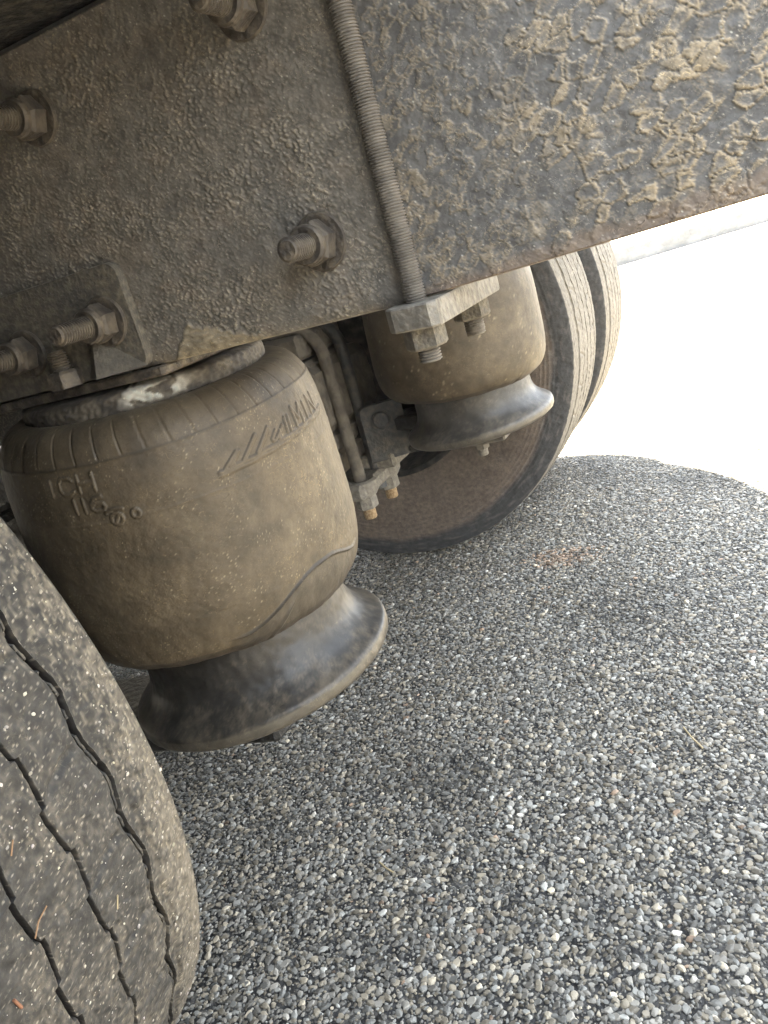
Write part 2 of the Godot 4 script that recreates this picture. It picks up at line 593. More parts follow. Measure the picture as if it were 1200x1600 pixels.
func clamp_bar(st: SurfaceTool) -> void:   # seen from below: a bar whose near end is cut at a slant
	var plan := [Vector2(-0.2125, -0.461), Vector2(-0.206, -0.4535), Vector2(-0.181, -0.4475), Vector2(-0.1765, -0.451), Vector2(-0.1765, -0.572), Vector2(-0.2125, -0.572)]
	var c := Vector2(-0.195, -0.51)
	var y1 := 0.5735
	var y0 := 0.5592
	st.set_smooth_group(-1)
	for k in plan.size():
		var p: Vector2 = plan[k]
		var q: Vector2 = plan[(k + 1) % plan.size()]
		var pi_ := p.lerp(c, 0.02)
		var qi := q.lerp(c, 0.02)
		var o := Vector3((p + q).x / 2 - c.x, 0, (p + q).y / 2 - c.y)
		quad(st, Vector3(p.x, y0 + 0.001, p.y), Vector3(q.x, y0 + 0.001, q.y), Vector3(q.x, y1 - 0.001, q.y), Vector3(p.x, y1 - 0.001, p.y), o)
		quad(st, Vector3(p.x, y1 - 0.001, p.y), Vector3(q.x, y1 - 0.001, q.y), Vector3(qi.x, y1, qi.y), Vector3(pi_.x, y1, pi_.y), o + Vector3(0, 0.1, 0))
		quad(st, Vector3(p.x, y0 + 0.001, p.y), Vector3(q.x, y0 + 0.001, q.y), Vector3(qi.x, y0, qi.y), Vector3(pi_.x, y0, pi_.y), o - Vector3(0, 0.1, 0))
		tri(st, Vector3(pi_.x, y1, pi_.y), Vector3(qi.x, y1, qi.y), Vector3(c.x, y1, c.y), Vector3.UP)
		tri(st, Vector3(pi_.x, y0, pi_.y), Vector3(qi.x, y0, qi.y), Vector3(c.x, y0, c.y), Vector3.DOWN)

func build_floor(t: Node3D) -> void:   # the trailer's deck: a slab whose rear corners are rounded
	var st := st_new()
	var ring := []
	var cx := -0.71
	for k in 25:
		var a := -PI / 2 + PI / 2 * k / 24.0
		ring.append(Vector2(cx + 0.61 * cos(a), -1.56 + 0.725 * sin(a)))
	ring.append(Vector2(-0.1, 1.12))
	ring.append(Vector2(-5.0, 1.12))
	ring.append(Vector2(-5.0, -2.285))
	var c := Vector2(-2.0, -0.8)
	for k in ring.size():
		var p: Vector2 = ring[k]
		var q: Vector2 = ring[(k + 1) % ring.size()]
		st.set_smooth_group(1)
		quad(st, Vector3(p.x, 0.7915, p.y), Vector3(q.x, 0.7915, q.y), Vector3(q.x, 0.875, q.y), Vector3(p.x, 0.875, p.y), Vector3((p + q).x / 2 - c.x, 0, (p + q).y / 2 - c.y))
		st.set_smooth_group(2)
		tri(st, Vector3(p.x, 0.7915, p.y), Vector3(q.x, 0.7915, q.y), Vector3(c.x, 0.7915, c.y), Vector3.DOWN)
		st.set_smooth_group(3)
		tri(st, Vector3(p.x, 0.875, p.y), Vector3(q.x, 0.875, q.y), Vector3(c.x, 0.875, c.y), Vector3.UP)
	part("deck", done(st), M.under, t)
	st = st_new()
	bevel_box(st, Vector3(0.852, 0.833, 0.735), Vector3(1.9, 0.08, 0.77), 0.004)
	part("deck_wing", done(st), M.under, t)
	st = st_new()
	bevel_box(st, Vector3(-1.6, 0.55, 1.095), Vector3(6.7, 0.48, 0.02), 0.004)
	part("side_skirt", done(st), M.under, t)
	st = st_new()
	bevel_box(st, Vector3(-3.1, 0.53, -2.26), Vector3(3.6, 0.52, 0.02), 0.004)
	part("side_skirt", done(st), M.under, t)
	st = st_new()
	bevel_box(st, Vector3(-4.97, 0.5, -0.6), Vector3(0.02, 0.58, 3.2), 0.004)
	part("front_panel", done(st), M.under, t)

# ------------------------------------------------------------------ air springs
func seg_dist(p: Vector2, a: Vector2, b: Vector2) -> float:
	var ab := b - a
	var t := clampf((p - a).dot(ab) / maxf(ab.length_squared(), 1e-12), 0, 1)
	return p.distance_to(a + ab * t)

# raised lettering on the bellows, as strokes in (millimetres round, millimetres up)
func strokes() -> Array:
	var s := []
	var add := func(at: Vector2, w: float, h: float, lean: float, pts: Array) -> void:
		for k in pts.size() - 1:
			if pts[k] == null or pts[k + 1] == null:
				continue
			var a: Array = pts[k]
			var b: Array = pts[k + 1]
			s.append([at + Vector2(a[0] * w + a[1] * h * lean, a[1] * h), at + Vector2(b[0] * w + b[1] * h * lean, b[1] * h)])
	var I := [[0.5, 0], [0.5, 1]]
	var Cl := [[1, 0.85], [0.75, 1], [0.25, 1], [0, 0.75], [0, 0.25], [0.25, 0], [0.75, 0], [1, 0.15]]
	var Hl := [[0, 0], [0, 1], null, [1, 0], [1, 1], null, [0, 0.5], [1, 0.5]]
	var six := [[0.9, 1], [0.3, 0.95], [0, 0.55], [0, 0.2], [0.25, 0], [0.8, 0], [1, 0.25], [0.85, 0.55], [0.3, 0.6], [0, 0.4]]
	var mm := 0.130 * 1000.0 * PI / 180.0     # mm per degree
	add.call(Vector2(-1.5 * mm, 511), 2, 11, 0, I)
	add.call(Vector2(2.6 * mm, 511), 11, 11.5, 0, Cl)
	add.call(Vector2(9.6 * mm, 511), 12, 12, 0, Hl)
	add.call(Vector2(5.4 * mm, 496.5), 3, 9.5, 0, I)
	add.call(Vector2(8.6 * mm, 496.5), 3, 9.5, 0, I)
	add.call(Vector2(11.8 * mm, 496), 10, 10, 0, six)
	# round mould marks under the number
	for c in [[18.5, 488.0, 4.2], [24.6, 489.0, 2.8]]:
		for k in 12:
			var a := TAU * k / 12.0
			var b := TAU * (k + 1) / 12.0
			s.append([Vector2(c[0] * mm, c[1]) + Vector2(cos(a), sin(a)) * c[2], Vector2(c[0] * mm, c[1]) + Vector2(cos(b), sin(b)) * c[2]])
	s.append([Vector2(18 * mm, 486), Vector2(19.2 * mm, 490)])
	s.append([Vector2(15.5 * mm, 493.5), Vector2(18 * mm, 495)])
	s.append([Vector2(18 * mm, 495), Vector2(21 * mm, 494.5)])
	# slanted script further round
	var loopl := [[0, 0], [0.35, 0.55], [0.7, 1], [1, 0.95], [0.9, 0.75], [0.45, 0.1], [0.6, 0], [0.9, 0.1]]
	var stem := [[0, 0.05], [0.9, 1], [1, 0.95], [0.1, 0]]
	var ul := [[0.3, 0.7], [0, 0.2], [0.2, 0], [0.5, 0.15], [1, 0.8], [0.6, 0.1], [0.8, 0]]
	add.call(Vector2(54 * mm, 499), 8, 9, 0.7, loopl)
	add.call(Vector2(60.5 * mm, 499.5), 9, 14, 0.5, stem)
	add.call(Vector2(66 * mm, 500.5), 9, 14, 0.5, stem)
	add.call(Vector2(72.5 * mm, 503), 11, 10, 0.5, ul)
	add.call(Vector2(80.5 * mm, 504), 7, 11, 0.1, [[0, 0], [0, 1], null, [0.6, 0], [0.6, 1.0]])
	add.call(Vector2(86 * mm, 504.5), 10, 15, 0.0, [[0, 0], [0, 1], [0.5, 0.3], [1, 1], [1, 0]])
	add.call(Vector2(93 * mm, 505), 3, 13, 0.0, I)
	add.call(Vector2(97.5 * mm, 505), 10, 15, 0.0, [[0, 0], [0, 1], [1, 0], [1, 1]])
	for d in [0.0, 2.6]:
		var last := Vector2(52.0 * mm, 495.5 + d)
		for k in range(1, 9):
			var an := 52.0 + 56.0 * k / 8.0
			var q := Vector2(an * mm, 495.5 + d + 7.5 * pow(k / 8.0, 1.3))
			s.append([last, q])
			last = q
	return s

func prof_at(prof: Array, s: float) -> Vector2:   # s from 0 to 1 along the list, smoothed
	var f := s * (prof.size() - 1)
	var i := clampi(int(f), 0, prof.size() - 2)
	var a: Vector2 = prof[maxi(i - 1, 0)]
	var b: Vector2 = prof[i]
	var c: Vector2 = prof[i + 1]
	var d: Vector2 = prof[mini(i + 2, prof.size() - 1)]
	return b.cubic_interpolate(c, a, d, f - i)

func resample(prof: Array, step: float) -> PackedVector2Array:
	var r := PackedVector2Array()
	var last := Vector2(-9, -9)
	for k in 2401:
		var p := prof_at(prof, k / 2400.0)
		if p.distance_to(last) >= step or k == 2400:
			r.append(p)
			last = p
	return r

func bellows_mesh(near: bool) -> ArrayMesh:
	# profile: radius, height; from under the bead plate over the shoulder, down the side and under the rolling lobe
	var prof := [Vector2(0.082, 0.548), Vector2(0.094, 0.5525), Vector2(0.1035, 0.5535), Vector2(0.1135, 0.5505), Vector2(0.1207, 0.5435), Vector2(0.1257, 0.5345), Vector2(0.1287, 0.523), Vector2(0.1308, 0.508), Vector2(0.132, 0.488), Vector2(0.1328, 0.465), Vector2(0.1335, 0.44), Vector2(0.1338, 0.415), Vector2(0.133, 0.392), Vector2(0.1302, 0.372), Vector2(0.125, 0.356), Vector2(0.117, 0.3445), Vector2(0.108, 0.339), Vector2(0.1005, 0.341), Vector2(0.096, 0.351), Vector2(0.094, 0.365)]
	var squeeze := 0.88 if near else 0.73
	for q in prof.size():
		if prof[q].y < 0.45 and q > 8:
			prof[q] = Vector2(prof[q].x, 0.45 - (0.45 - prof[q].y) * squeeze)
	var pr := resample(prof, 0.00095 if near else 0.0028)
	var an: PackedFloat32Array
	if near:
		an = ax_list([[-180.0, -40.0, 2.5], [-40.0, -5.0, 0.5], [-5.0, 28.0, 0.25], [28.0, 52.0, 0.5], [52.0, 114.0, 0.3], [114.0, 180.0, 2.5]])
	else:
		an = ax_list([[-180.0, -60.0, 4.0], [-60.0, 110.0, 1.25], [110.0, 180.0, 4.0]])
	var nu := an.size()
	var nv := pr.size()
	var P := PackedVector3Array()
	var C := PackedColorArray()
	P.resize(nu * nv)
	C.resize(nu * nv)
	var text := strokes() if near else []
	var so := 0.0 if near else 500.0
	var k := 0
	for j in nv:
		var r0 := pr[j].x
		var y := pr[j].y
		var t := pr[mini(j + 1, nv - 1)] - pr[maxi(j - 1, 0)]
		var nrm := Vector2(-t.y, t.x).normalized()
		var ym := y * 1000.0
		for i in nu:
			var a := deg_to_rad(an[i])
			var am := an[i] * 2.27       # millimetres round
			var h := 0.0
			var g := n2(broad, am * 1.6 + so, ym * 1.6)
			var f := n2(fine, am * 50.0 + so, ym * 50.0)
			var grime := n2(fine, am * 8.0 + so, ym * 3.0)
			var mark := 0.0
			var rub := 0.0
			if r0 > 0.1 and y > 0.40:
				var m1 := 0.529 + 0.004 * sm(40, 100, an[i])
				var dl := absf(y - m1)
				h += 0.00055 * sm(0.0011, 0.0, dl)
				mark = maxf(mark, sm(0.0014, 0.0004, dl) * 0.7)
				var m2 := 0.4865
				h += 0.0004 * sm(0.0010, 0.0, absf(y - m2)) * sm(-12.0, 8.0, an[i])
				if y > m1 and y < 0.5533:
					var ph := fposmod(an[i] + 1.7 + 3.0 * (y - 0.535) / 0.02 * 0.5, 7.8)
					var d := absf(ph - 3.9)
					var on := sm(0.55, 0.1, d) * sm(m1, m1 + 0.002, y) * sm(0.5535, 0.550, y)
					h -= 0.0007 * on
				if near and y > 0.481 and y < 0.527 and an[i] > -4 and an[i] < 112:
					var q := Vector2(am, ym)
					var dm := 9.0
					for s in text:
						var sa: Vector2 = s[0]
						if absf(sa.x - q.x) < 22.0:
							dm = minf(dm, seg_dist(q, s[0], s[1]))
					if dm < 2.2:
						var up := sm(1.5, 0.8, dm)
						h += 0.0009 * up
						mark = maxf(mark, sm(2.1, 1.6, dm) * sm(0.9, 1.4, dm) * 0.9)
			# wrinkles of the rolling lobe
			if y < 0.43:
				var w := sm(0.43, 0.36, y)
				h += 0.0011 * w * n2(broad, am * 2.4 + so, ym * 1.2)
				var arch := 0.371 + 0.028 * sm(42, 76, an[i]) - 0.012 * sm(80, 100, an[i])
				var dcr := y - arch
				var side := sm(36, 46, an[i]) * sm(112, 92, an[i])
				side *= 1.0 if near else 0.0
				h -= 0.0022 * sm(0.0016, 0.0, absf(dcr)) * side
				var fold := absf(an[i] - (54.0 + (y - 0.36) * 420.0))
				h -= 0.0012 * sm(1.6, 0.2, fold) * sm(0.352, 0.358, y) * sm(0.39, 0.372, y)
				mark = maxf(mark, sm(1.3, 0.3, fold) * sm(0.352, 0.358, y) * sm(0.388, 0.372, y) * 0.7)
				mark = maxf(mark, side * sm(0.0026, 0.0005, absf(dcr)) * 1.0)
				rub = side * sm(0.002, -0.004, dcr)
			h += 0.00012 * n2(fine, am * 14.0 + so, ym * 14.0) + 0.00008 * f
			var base := Vector3(0.118, 0.098, 0.069) * (1.0 + 0.42 * g)
			base = base.lerp(Vector3(0.075, 0.064, 0.05), sm(0.2, 0.9, n2(broad, am * 1.5 + 90.0 + so, ym * 0.8) + 0.3 * grime) * 0.6)
			base = base.lerp(Vector3(0.19, 0.165, 0.12), sm(0.2, 0.8, n2(broad, am * 3.0 + 31.0 + so, ym * 1.6)) * 0.4)
			# scuffs and splashes of pale dust
			var sc := n2(cells, am * 24.0 + so, ym * 36.0)
			var where := sm(-0.05, 0.4, n2(broad, am * 2.6 + 210.0 + so, ym * 2.6))
			var ring := sm(0.035, 0.0, absf(n2(fine, am * 22.0 + 9.0 + so, ym * 26.0))) * sm(0.15, 0.5, n2(fine, am * 9.0 + so, ym * 9.0 + 60.0))
			base = base.lerp(Vector3(0.34, 0.285, 0.20), clampf(ring * where * 0.6, 0, 1))
			if f > 0.62 and where > 0.45:
				base = base.lerp(Vector3(0.36, 0.32, 0.24), minf(1.0, (f - 0.62) * 4.0))
			base = base.lerp(Vector3(0.085, 0.078, 0.068) * (1.0 + 0.3 * grime), rub * 0.75)
			base = base.lerp(Vector3(0.04, 0.035, 0.029), mark * 0.75)
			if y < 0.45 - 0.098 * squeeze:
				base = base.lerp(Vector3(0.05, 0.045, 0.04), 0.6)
			var p := pr[j] + nrm * h * -1.0
			if (nrm * -1.0).x < 0 and y > 0.4:
				p = pr[j] + nrm * h
			P[k] = Vector3(p.x * sin(a), p.y, p.x * cos(a))
			base *= Vector3(0.745, 0.695, 0.62)
			C[k] = Color(base.x, base.y, base.z)
			k += 1
	return grid_mesh(P, C, nu, nv, Vector3(sin(deg_to_rad(39)), 0, cos(deg_to_rad(39))), true)

func piston_mesh(near: bool) -> ArrayMesh:
	var prof := [Vector2(0.090, 0.085), Vector2(0.0925, 0.068), Vector2(0.0935, 0.055), Vector2(0.0945, 0.046), Vector2(0.0975, 0.037), Vector2(0.103, 0.0295), Vector2(0.110, 0.0235), Vector2(0.1158, 0.0195), Vector2(0.119, 0.0168), Vector2(0.1198, 0.0135), Vector2(0.1198, 0.009), Vector2(0.1185, 0.0055), Vector2(0.114, 0.003), Vector2(0.105, 0.002), Vector2(0.09, 0.002), Vector2(0.05, 0.002)]
	var pr := resample(prof, 0.0016 if near else 0.003)
	var an := ax_list([[-180.0, 180.0, 0.9 if near else 2.0]])
	var nu := an.size()
	var nv := pr.size()
	var P := PackedVector3Array()
	var C := PackedColorArray()
	P.resize(nu * nv)
	C.resize(nu * nv)
	var so := 0.0 if near else 300.0
	var k := 0
	for j in nv:
		for i in nu:
			var a := deg_to_rad(an[i])
			var r := pr[j].x
			var y := pr[j].y
			var am := an[i] * 1.9
			var ym := y * 1000.0
			var g := n2(broad, am * 1.5 + so, ym * 3.0 + 800.0)
			var f := n2(fine, am * 40.0 + so, ym * 40.0)
			if near:   # the moulded web that thickens the waist on the open side
				r += 0.004 * sm(35.0, 52.0, an[i]) * sm(74.0, 60.0, an[i]) * sm(0.017, 0.03, y) * sm(0.055, 0.04, y) * 0.5
			r += 0.00025 * n2(fine, am * 9.0 + so, ym * 9.0)
			var col := Vector3(0.027, 0.025, 0.0225) * (1.0 + 0.25 * g)
			if not near:
				col = Vector3(0.06, 0.057, 0.053) * (1.0 + 0.25 * g)
			var dust := sm(0.1, 0.95, f * 0.25 + n2(fine, am * 10.0 + so, ym * 14.0) * 0.25 + g * 0.6 + sm(0.04, 0.018, y) * 0.5 - sm(0.0165, 0.012, y) * 0.3)
			col = col.lerp(Vector3(0.12, 0.1, 0.072) if near else Vector3(0.17, 0.15, 0.12), dust * 0.75)
			if y < 0.0155 and y > 0.004:
				col = col.lerp(Vector3(0.12, 0.105, 0.08), 0.6)
			P[k] = Vector3(r * sin(a), y, r * cos(a))
			C[k] = Color(col.x, col.y, col.z)
			k += 1
	return grid_mesh(P, C, nu, nv, Vector3(0, 0, 1), true)

func bead_mesh() -> ArrayMesh:   # crimped bead plate with flaking white corrosion
	var prof := [Vector2(0.05, 0.5685), Vector2(0.088, 0.5685), Vector2(0.0955, 0.5675), Vector2(0.0985, 0.566), Vector2(0.0998, 0.5625), Vector2(0.0995, 0.554), Vector2(0.0975, 0.5505), Vector2(0.09, 0.5495), Vector2(0.08, 0.5495)]
	var pr := resample(prof, 0.0011)
	var an := ax_list([[-180.0, -40.0, 3.0], [-40.0, 120.0, 0.6], [120.0, 180.0, 3.0]])
	var nu := an.size()
	var nv := pr.size()
	var P := PackedVector3Array()
	var C := PackedColorArray()
	P.resize(nu * nv)
	C.resize(nu * nv)
	var k := 0
	for j in nv:
		for i in nu:
			var a := deg_to_rad(an[i])
			var am := an[i] * 1.75
			var ym := pr[j].y * 1000.0
			var f := n2(fine, am * 16.0, ym * 22.0)
			var g := n2(broad, am * 4.0, ym * 4.0)
			var r := pr[j].x + 0.0007 * f
			var col := Vector3(0.125, 0.105, 0.077) * (1.0 + 0.3 * f)
			col = col.lerp(Vector3(0.035, 0.03, 0.027), sm(-0.15, 0.4, g + 0.4 * f + 0.35 * sm(20.0, -5.0, an[i])) * 0.75)
			var white := sm(25.0, 33.0, an[i]) * sm(62.0, 50.0, an[i]) * sm(-0.25, 0.1, n2(fine, am * 5.0 + 20.0, ym * 9.0) + 0.25 * f) * sm(0.5545, 0.558, pr[j].y)
			col = col.lerp(Vector3(0.5, 0.465, 0.39) * (1.0 + 0.2 * f), white)
			r += 0.0006 * white
			P[k] = Vector3(r * sin(a), pr[j].y, r * cos(a))
			C[k] = Color(col.x, col.y, col.z)
			k += 1
	return grid_mesh(P, C, nu, nv, Vector3(0.4, 0, 1), true)

func build_spring(near: bool) -> void:
	var at := Vector3(-0.484, 0, -0.553) if near else Vector3(-0.478, 0.0, -1.255)
	var t := thing("air_spring", "large dusty brown air spring with raised mould lettering, nearest the camera" if near else "smaller looking air spring further back, in front of the far tyre", "air spring", at, "air springs under the frame rails")
	var be := part("bellows", bellows_mesh(near), M.rubber, t)
	be.transform = Transform3D(Basis(), Vector3(0.004 if near else 0.004, 0.45, 0)) * Transform3D(Basis(Vector3(1, 0, 0), 0.036) * Basis(Vector3(0, 0, 1), -0.04) * Basis.from_scale(Vector3(1.012, 1, 1.012)), Vector3.ZERO) * Transform3D(Basis(), Vector3(0, -0.45, 0))
	var p := part("piston", piston_mesh(near), M.piston, t)
	if near:
		p.transform = Transform3D(Basis(Vector3(0, 0, 1), 0.062) * Basis(Vector3(1, 0, 0), 0.065), Vector3(0.0205, 0.2775, -0.003))
	else:
		p.transform = Transform3D(Basis(Vector3(0, 0, 1), 0.037) * Basis(Vector3(1, 0, 0), 0.038), Vector3(0.010, 0.2935, -0.006))
	var bd := part("bead_plate", bead_mesh(), M.paint, t)
	bd.transform = Transform3D(Basis(), Vector3(0.006, 0.5625, 0.002)) * Transform3D(Basis(Vector3(1, 0, 0), 0.03) * Basis(Vector3(0, 0, 1), -0.022), Vector3.ZERO) * Transform3D(Basis(), Vector3(0, -0.565, 0))
	var tp := part("top_plate", box_mesh(Vector3(0.19, 0.007, 0.172), 0.0015), M.bolt, t)
	tp.position = Vector3(0, 0.5692, 0)
	if near:
		var nut := part("mounting_nut", lathe_mesh([Vector2(0.004, 0), Vector2(0.0125, 0), Vector2(0.0125, 0.010), Vector2(0.0108, 0.012), Vector2(0.006, 0.012)], 6, true), M.bolt, t)
		nut.position = Vector3(0.0195, 0.5745, 0.0975)
		part("stud", lathe_mesh(threaded(0.0068, 0.0, 0.026, 0.0019, 0.0011), 20), M.bolt, t).position = Vector3(0.0195, 0.5745, 0.0975)

# ------------------------------------------------------------------ wheels
const PITCH := 8.18
func zig(a: float, amp: float, off: float) -> float:   # stepped zigzag of a groove, in metres
	var p := fposmod(a + off, PITCH) / PITCH
	var v: float
	if p < 0.40:
		v = p / 0.40
	elif p < 0.52:
		v = 1.0
	elif p < 0.86:
		v = 1.0 - (p - 0.52) / 0.34
	else:
		v = 0.0
	return (v - 0.5) * 2.0 * amp

func tyre_mesh(kind: int) -> ArrayMesh:   # 0 near (inner of the near pair), 1 far inner, 2 far outer, 3 near outer; local z across, +z towards the camera side
	# profile: (w across, r), from the side at -z over the tread to the side at +z
	var half := [Vector2(0.095, 0.222), Vector2(0.104, 0.226), Vector2(0.110, 0.236), Vector2(0.118, 0.262), Vector2(0.124, 0.295), Vector2(0.1265, 0.325), Vector2(0.1235, 0.350), Vector2(0.1185, 0.370), Vector2(0.1135, 0.384), Vector2(0.1092, 0.3925), Vector2(0.1060, 0.3960)]
	var left := resample(half, 0.0025 if kind == 1 else 0.0045)
	var ws := PackedVector2Array()
	for p in left:
		ws.append(Vector2(-p.x, p.y))
	var step := [0.0009, 0.0013, 0.0016, 0.004]
	var nt := int(0.212 / step[kind])
	var across := []
	if kind == 3:
		for k in range(1, nt):
			across.append(-0.106 + 0.212 * k / nt)
	else:
		var wcur := -0.1055
		while wcur < 0.1055:
			across.append(wcur)
			var nearest := 9.0
			for gq in [-0.070, -0.0335, 0.0, 0.0335, 0.070]:
				nearest = minf(nearest, absf(wcur - gq))
			wcur += 0.00028 if nearest < 0.0028 and kind == 0 else 0.0005 if nearest < 0.0040 and (kind != 0 or wcur < 0.02) else step[kind] * 1.3
	for w: float in across:
		var q := absf(w) / 0.106
		ws.append(Vector2(w, 0.4 - 0.004 * pow(q, 4.0)))
	for k in left.size():
		ws.append(left[left.size() - 1 - k])
	var an: PackedFloat32Array
	if kind == 0:
		an = ax_list([[-180.0, -42.0, 3.0], [-42.0, 26.0, 0.09], [26.0, 180.0, 3.0]])
	elif kind == 3:
		an = ax_list([[-180.0, 180.0, 2.0]])
	else:
		an = ax_list([[-180.0, -95.0, 2.5], [-95.0, -30.0, 0.9], [-30.0, 48.0, 0.24], [48.0, 180.0, 2.5]])
	var nu := an.size()
	var nv := ws.size()
	var P := PackedVector3Array()
	var C := PackedColorArray()
	P.resize(nu * nv)
	C.resize(nu * nv)
	var far := kind == 1 or kind == 2
	var gs := [-0.070, -0.0335, 0.0, 0.0335, 0.070]
	var k := 0
	for j in nv:
		var w := ws[j].x
		var r0 := ws[j].y
		var tread := absf(w) < 0.1062 and r0 > 0.39
		var wm := w * 1000.0
		for i in nu:
			var A := an[i]
			var a := deg_to_rad(A)
			var am := A * 6.98
			var r := r0
			var ww := w
			var col: Vector3
			if tread:
				var g := n2(broad, am * 1.6, wm * 1.6 + kind * 70.0)
				var f := n2(fine, am * 42.0, wm * 42.0)
				var m := n2(fine, am * 9.0, wm * 14.0)
				var deep := 0.0
				for q in 5:
					var wide := q == 0 or q == 4
					var off: float = zig(A, 0.0020 if wide else 0.0010, q * 3.1 + (0.9 if q == 0 else 0.0))
					if not wide:   # small sharp steps
						off += 0.0011 if fposmod(A + q * 3.1, PITCH) / PITCH < 0.5 else -0.0011
					var d := absf(w - gs[q])
					ww += off * sm(0.014, 0.004, d)      # the rubber on both sides follows the groove
					if wide:
						var dep := sm(0.0024, 0.0019, d)
						var rib := sm(0.0012, 0.0008, d) * (0.5 + 0.5 * sm(-0.35, 0.0, n2(broad, am * 6.0, 5.0)))
						r -= 0.0085 * dep * (1.0 - 0.84 * rib)
						deep = maxf(deep, dep * (1.0 - rib))
						if rib > 0.5:
							deep = -1.0
						var sidew: float = (gs[q] - w) if q == 0 else (w - gs[q])
						r -= 0.0017 * sm(0.0115, 0.0085, sidew) * sm(0.002, 0.004, sidew)
					else:
						var dep2 := sm(0.0021, 0.0014, d) if far else sm(0.0013, 0.0008, d)
						r -= 0.0075 * dep2
						deep = maxf(deep, dep2)
				# shallow curved sipes across the second rib
				for q in 2:
					var t: float = (w - gs[0] - 0.003) / (gs[1] - gs[0] - 0.004) if q == 0 else (gs[4] - 0.003 - w) / (gs[4] - gs[3] - 0.004)
					if t > 0 and t < 1:
						var at := fposmod(A - 2.4 + 2.0 * t * t - 0.5 * t + q * 4.0 + PITCH / 2, PITCH) - PITCH / 2
						r -= 0.0030 * sm(0.55, 0.1, absf(at)) * sm(0.0, 0.15, t) * sm(1.0, 0.75, t) * (0.7 + 0.3 * g)
				r -= 0.00035 * m + 0.00018 * f
				r -= 0.0006 * sm(0.0, 0.45, n2(cells, am * 6.0, wm * 6.0))
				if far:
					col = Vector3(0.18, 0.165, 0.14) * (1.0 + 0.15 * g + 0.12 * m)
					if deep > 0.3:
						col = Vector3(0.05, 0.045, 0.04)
				else:
					col = Vector3(0.037, 0.0355, 0.033) * (1.0 + 0.3 * m)
					var m3 := n2(fine, am * 20.0 + 40.0, wm * 30.0)
					var dust := sm(-0.1, 1.0, g * 0.55 + m * 0.22 + m3 * 0.4 + sm(0.07, 0.105, -w) * 0.5 + sm(5.0, -30.0, A) * 0.35)
					col = col.lerp(Vector3(0.145, 0.127, 0.10), dust * 0.85)
					var fl := n2(fine, am * 12.0 + 300.0, wm * 34.0)
					col = col.lerp(Vector3(0.30, 0.265, 0.20), sm(0.3, 0.8, fl) * 0.5 * sm(0.05, 0.09, -w))
					if f > 0.6:
						col = col.lerp(Vector3(0.42, 0.38, 0.31), minf(1.0, (f - 0.6) * 4.0) * (0.6 + 0.4 * g))
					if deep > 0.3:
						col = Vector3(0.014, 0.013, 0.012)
					elif deep < -0.5:
						col = Vector3(0.30, 0.27, 0.2)
			else:
				var g2 := n2(broad, am * 1.2 + 40.0, r0 * 1200.0)
				var f2 := n2(fine, am * 30.0, r0 * 30000.0)
				if r0 > 0.318 and r0 < 0.372:
					r += 0.0
					ww += signf(w) * 0.0007 * sin((r0 - 0.318) / 0.0072 * TAU)
				if r0 > 0.36 and r0 < 0.391:
					ww -= signf(w) * 0.0015 * sm(0.1, 0.6, n2(fine, am * 2.2, r0 * 2600.0))
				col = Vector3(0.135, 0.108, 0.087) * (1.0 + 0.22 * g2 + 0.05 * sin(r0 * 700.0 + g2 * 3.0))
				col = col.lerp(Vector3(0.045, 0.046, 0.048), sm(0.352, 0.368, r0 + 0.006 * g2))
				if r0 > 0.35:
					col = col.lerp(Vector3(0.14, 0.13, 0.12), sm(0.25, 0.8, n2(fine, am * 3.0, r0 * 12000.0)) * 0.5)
				if not far:
					col = Vector3(0.034, 0.033, 0.031) * (1.0 + 0.3 * g2)
				col *= 1.0 + 0.12 * f2
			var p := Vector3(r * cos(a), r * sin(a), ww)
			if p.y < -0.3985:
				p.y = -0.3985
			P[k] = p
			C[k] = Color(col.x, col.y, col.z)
			k += 1
	return grid_mesh(P, C, nu, nv, Vector3(1, 0, 0), true)

func rim_mesh() -> ArrayMesh:
	var st := st_new()
	var up := Transform3D(Basis(Vector3(1, 0, 0), PI / 2), Vector3.ZERO)     # lathe axis along z
	lathe(st, [Vector2(0.205, -0.105), Vector2(0.233, -0.107), Vector2(0.2335, -0.101), Vector2(0.222, -0.098), Vector2(0.2215, 0.098), Vector2(0.2335, 0.101), Vector2(0.233, 0.107), Vector2(0.229, 0.109), Vector2(0.222, 0.104), Vector2(0.212, 0.07), Vector2(0.205, 0.04), Vector2(0.203, -0.05), Vector2(0.205, -0.105)], 96, up)
	lathe(st, [Vector2(0.206, -0.02), Vector2(0.17, -0.03), Vector2(0.10, -0.03), Vector2(0.10, -0.045), Vector2(0.17, -0.045), Vector2(0.206, -0.035)], 64, up)
	return done(st)

